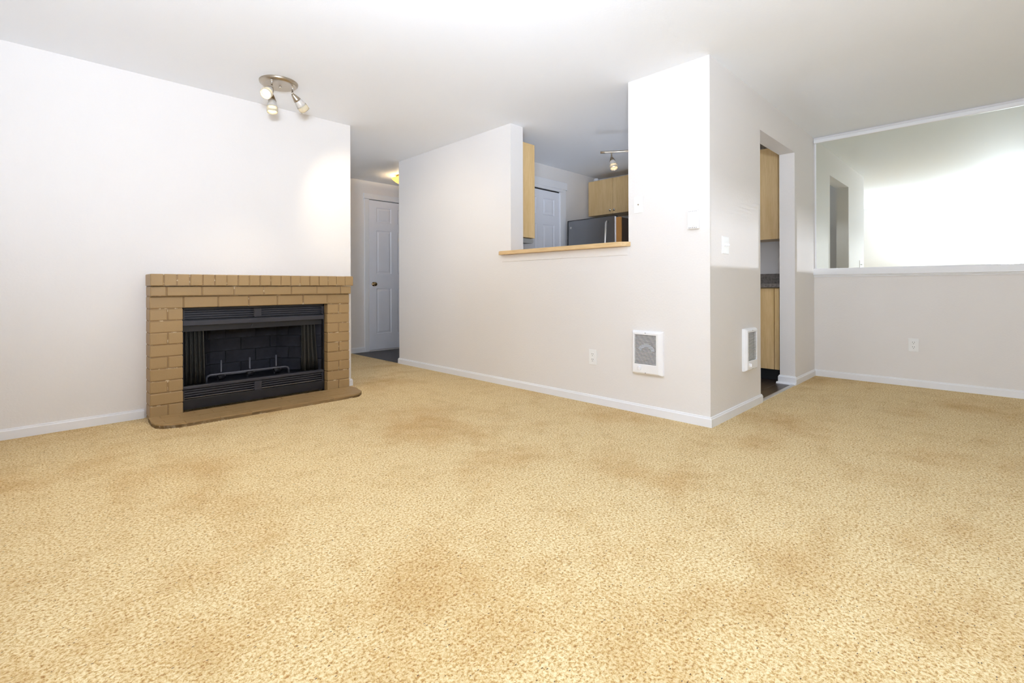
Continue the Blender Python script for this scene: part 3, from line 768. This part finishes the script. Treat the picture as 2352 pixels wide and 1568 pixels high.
# entry dome light
dl = empty('entry_ceiling_light', (3.570, 5.70, H)); tag(dl, 'amber glass bowl light on the entry ceiling, half hidden by the wall end', 'ceiling light')
bm = B(); lathe(bm, (0, 0, 0), (0, 0, -1), [(0, .085), (.018, .085), (.030, .070), (.032, 0)], 32, False); put('canopy', bm, BRASS, dl, True)
bm = B(); lathe(bm, (0, 0, -.045), (0, 0, -1), [(0, .145), (.016, .130), (.042, .097), (.066, .055), (.077, .018), (.078, 0), (.072, .0), (.062, .050), (.038, .090), (.013, .123), (0, .138)], 36, False); put('glass_bowl', bm, AMBER, dl, True)
bm = B(); lathe(bm, (0, 0, -.03), (0, 0, -1), [(0, .006), (.105, .006), (.108, .012), (.118, .008), (.122, 0)], 14, False); put('finial', bm, BRASS, dl, True)
l = bpy.data.lights.new('bulb_light', 'POINT'); l.energy = 12.0; l.color = (.92, .70, .42); l.shadow_soft_size = .03
o = bpy.data.objects.new('bulb_light', l); C.objects.link(o); o.parent = dl; o.location = (0, 0, -.055)

# ------------------------------------------------------------------ kitchen
def knob_at(root, x, y, z, ax):
    bm = B(); lathe(bm, (x, y, z), ax, [(0, .007), (.010, .006), (.014, .012), (.022, .016), (.029, .012), (.031, 0)], 16, False); put('knob', bm, CHROME, root, True)
def wall_cabinet(name, xf, xb, y0, y1, z0, z1, splits, label, knobs=(), group=None):
    """doors face -x"""
    root = empty(name, (xb, (y0 + y1) / 2, z0)); tag(root, label, 'cabinet', group)
    def P(o): o.location = -root.location; return o
    P(BX('carcass', (xf + .020, xb, y0, y1, z0, z1), MAPLE, root))
    ds = []
    yy = [y0] + list(splits) + [y1]
    for a, b in zip(yy, yy[1:]):
        dd = BX('cabinet_door', (xf, xf + .019, a + .0015, b - .0015, z0 - .002, z1), MAPLE, root, .0012); P(dd); ds.append(dd)
    for i, y, z in knobs:
        knob_at(ds[i], xf, y, z, (-1, 0, 0))
    return root
wall_cabinet('wall_cabinet', 5.385, X2 - .001, 3.12, 3.925, 1.880, 2.345, [3.535], 'maple wall cabinet with two doors and round knobs above the fridge',
             knobs=[(1, 3.565, 1.925), (0, 3.503, 1.925)])
wall_cabinet('wall_cabinet', 5.385, X2 - .001, 1.470, 2.30, 1.405, 2.345, [1.56], 'tall maple wall cabinet seen through the kitchen doorway')
# cabinet on the back of the kitchen wall
cb = empty('wall_cabinet', (X1 + TP, 3.6, 1.41)); tag(cb, 'maple wall cabinet side at the left edge of the pass-through', 'cabinet')
for a, m_, nm in (((X1 + TP + .001, 3.540, 3.25, 3.955, 1.408, 2.338), MAPLE, 'carcass'), ((3.541, 3.562, 3.252, 3.60, 1.405, 2.338), MAPLE, 'cabinet_door'), ((3.541, 3.562, 3.603, 3.953, 1.405, 2.338), MAPLE, 'cabinet_door')):
    o = BX(nm, a, m_, cb, .002); o.location = -cb.location
rh = empty('range_hood', (X1 + TP, 3.6, 1.36)); tag(rh, 'slim grey range hood under the maple cabinet left of the pass-through', 'range hood')
bm = B(); prism(bm, [(X1 + TP + .001, 1.355), (3.535, 1.355), (3.550, 1.365), (3.550, 1.398), (X1 + TP + .001, 1.404)], 3.262, 3.90, 'xz', .002); o = put('hood_body', bm, simple('grey_enamel', (.30, .30, .29, 1), .4), rh); o.location = -rh.location
o = BX('filter', (3.33, 3.51, 3.32, 3.84, 1.3515, 1.3545), ALU, rh); o.location = -rh.location

# base cabinet and counter
bc = empty('base_cabinet', (5.4, 2.2, 0)); tag(bc, 'maple base cabinet behind the kitchen doorway under a grey counter', 'cabinet')
def P(o, r): o.location = -r.location; return o
P(BX('toe_kick', (5.16, X2 - .001, 1.470, 3.085, 0.001, .115), DARK, bc), bc)
P(BX('carcass', (5.121, X2 - .001, 1.470, 3.085, .115, .905), MAPLE, bc), bc)
yy = [1.470, 1.516, 2.0, 2.5, 3.083]
for a, b in zip(yy, yy[1:]): P(BX('cabinet_door', (5.100, 5.120, a + .0025, b - .0025, .112, .898), MAPLE, bc, .0015), bc)
ct = empty('kitchen_counter', (5.4, 2.2, .905)); tag(ct, 'speckled grey laminate counter with short backsplash seen through the doorway', 'counter')
P(BX('countertop', (5.075, X2 - .001, 1.462, 3.088, .9065, .945), LAMIN, ct, .003), ct)
P(BX('backsplash', (5.685, X2 - .001, 1.462, 3.088, .9455, 1.055), LAMIN, ct, .002), ct)
P(BX('side_splash', (5.10, 5.683, 1.450, 1.4615, .9455, 1.055), LAMIN, ct, .002), ct)

# fridge
fr_ = empty('refrigerator', (5.3, 3.53, 0)); tag(fr_, 'stainless steel fridge under the maple cabinet beyond the pass-through', 'refrigerator')
P(BX('fridge_body', (4.955, 5.66, 3.175, 3.885, 0.001, 1.755), FRIDGE, fr_, .004), fr_)
dr = []
for a, b in ((3.178, 3.330), (3.334, 3.884)):
    pass
bm = B(); box(bm, 4.885, 4.950, 3.178, 3.884, .58, 1.762, bev=.012, seg=3); fd = P(put('fridge_door', bm, STEEL, fr_), fr_)
bm = B(); box(bm, 4.885, 4.950, 3.178, 3.884, .06, .572, bev=.012, seg=3); P(put('freezer_drawer', bm, STEEL, fr_), fr_)
bm = B(); box(bm, 4.8845, 4.953, 3.884, 3.890, .06, 1.764); box(bm, 4.890, 4.953, 3.178, 3.884, 1.762, 1.767); P(put('door_gasket', bm, DARK, fr_), fr_)
bm = B()
tube(bm, [(4.885, 3.275, 1.700), (4.850, 3.272, 1.698), (4.832, 3.268, 1.680), (4.826, 3.275, 1.5), (4.826, 3.292, 1.25), (4.826, 3.296, 1.0), (4.832, 3.290, .70), (4.85, 3.288, .665), (4.885, 3.288, .66)], .012, 12)
h = put('handle', bm, CHROME, fd, True)
bm = B(); lathe(bm, (4.8848, 3.835, 1.672), (-1, 0, 0), [(0, .013), (.0012, .013), (.002, .011), (.002, 0)], 20, False); em = put('badge', bm, CHROME, fd)
bm = B(); tube(bm, [(4.8825, 3.835 + .007 * math.cos(a), 1.672 + .007 * math.sin(a)) for a in [x * PI / 8 for x in range(2, 15)]], .0012, 6); put('badge_mark', bm, DARK, em)
# end panel beside the fridge
ep = empty('fridge_end_panel', (5.3, 3.12, 0)); tag(ep, 'tall dark end panel with orange wood front edge right of the fridge', 'panel')
P(BX('side_panel', (4.905, X2 - .002, 3.094, 3.158, 0.001, 1.735), DARKW, ep), ep)
P(BX('front_edge', (4.880, 4.904, 3.094, 3.158, 0.001, 1.740), PANELW, ep, .002), ep)
P(BX('edge_trim', (4.868, 4.886, 3.1585, 3.170, 0.001, 1.752), PLASTIC, ep, .001), ep)
# crumpled paper on top of the cabinet
bm = B(); bmesh.ops.create_icosphere(bm, subdivisions=2, radius=.04)
r_ = random.Random(5)
for v in bm.verts: v.co = Vector((v.co.x * .8, v.co.y * 1.5, v.co.z * .9)) * r_.uniform(.6, 1.25)
mz = min(v.co.z for v in bm.verts)
o = put('crumpled_paper', bm, simple('white_paper', (.8, .82, .86, 1), .8)); o.scale = (.6, .6, .6); o.location = (5.43, 3.83, 2.346 - mz * .6); tag(o, 'small crumpled white paper on top of the cabinet over the fridge', 'paper')
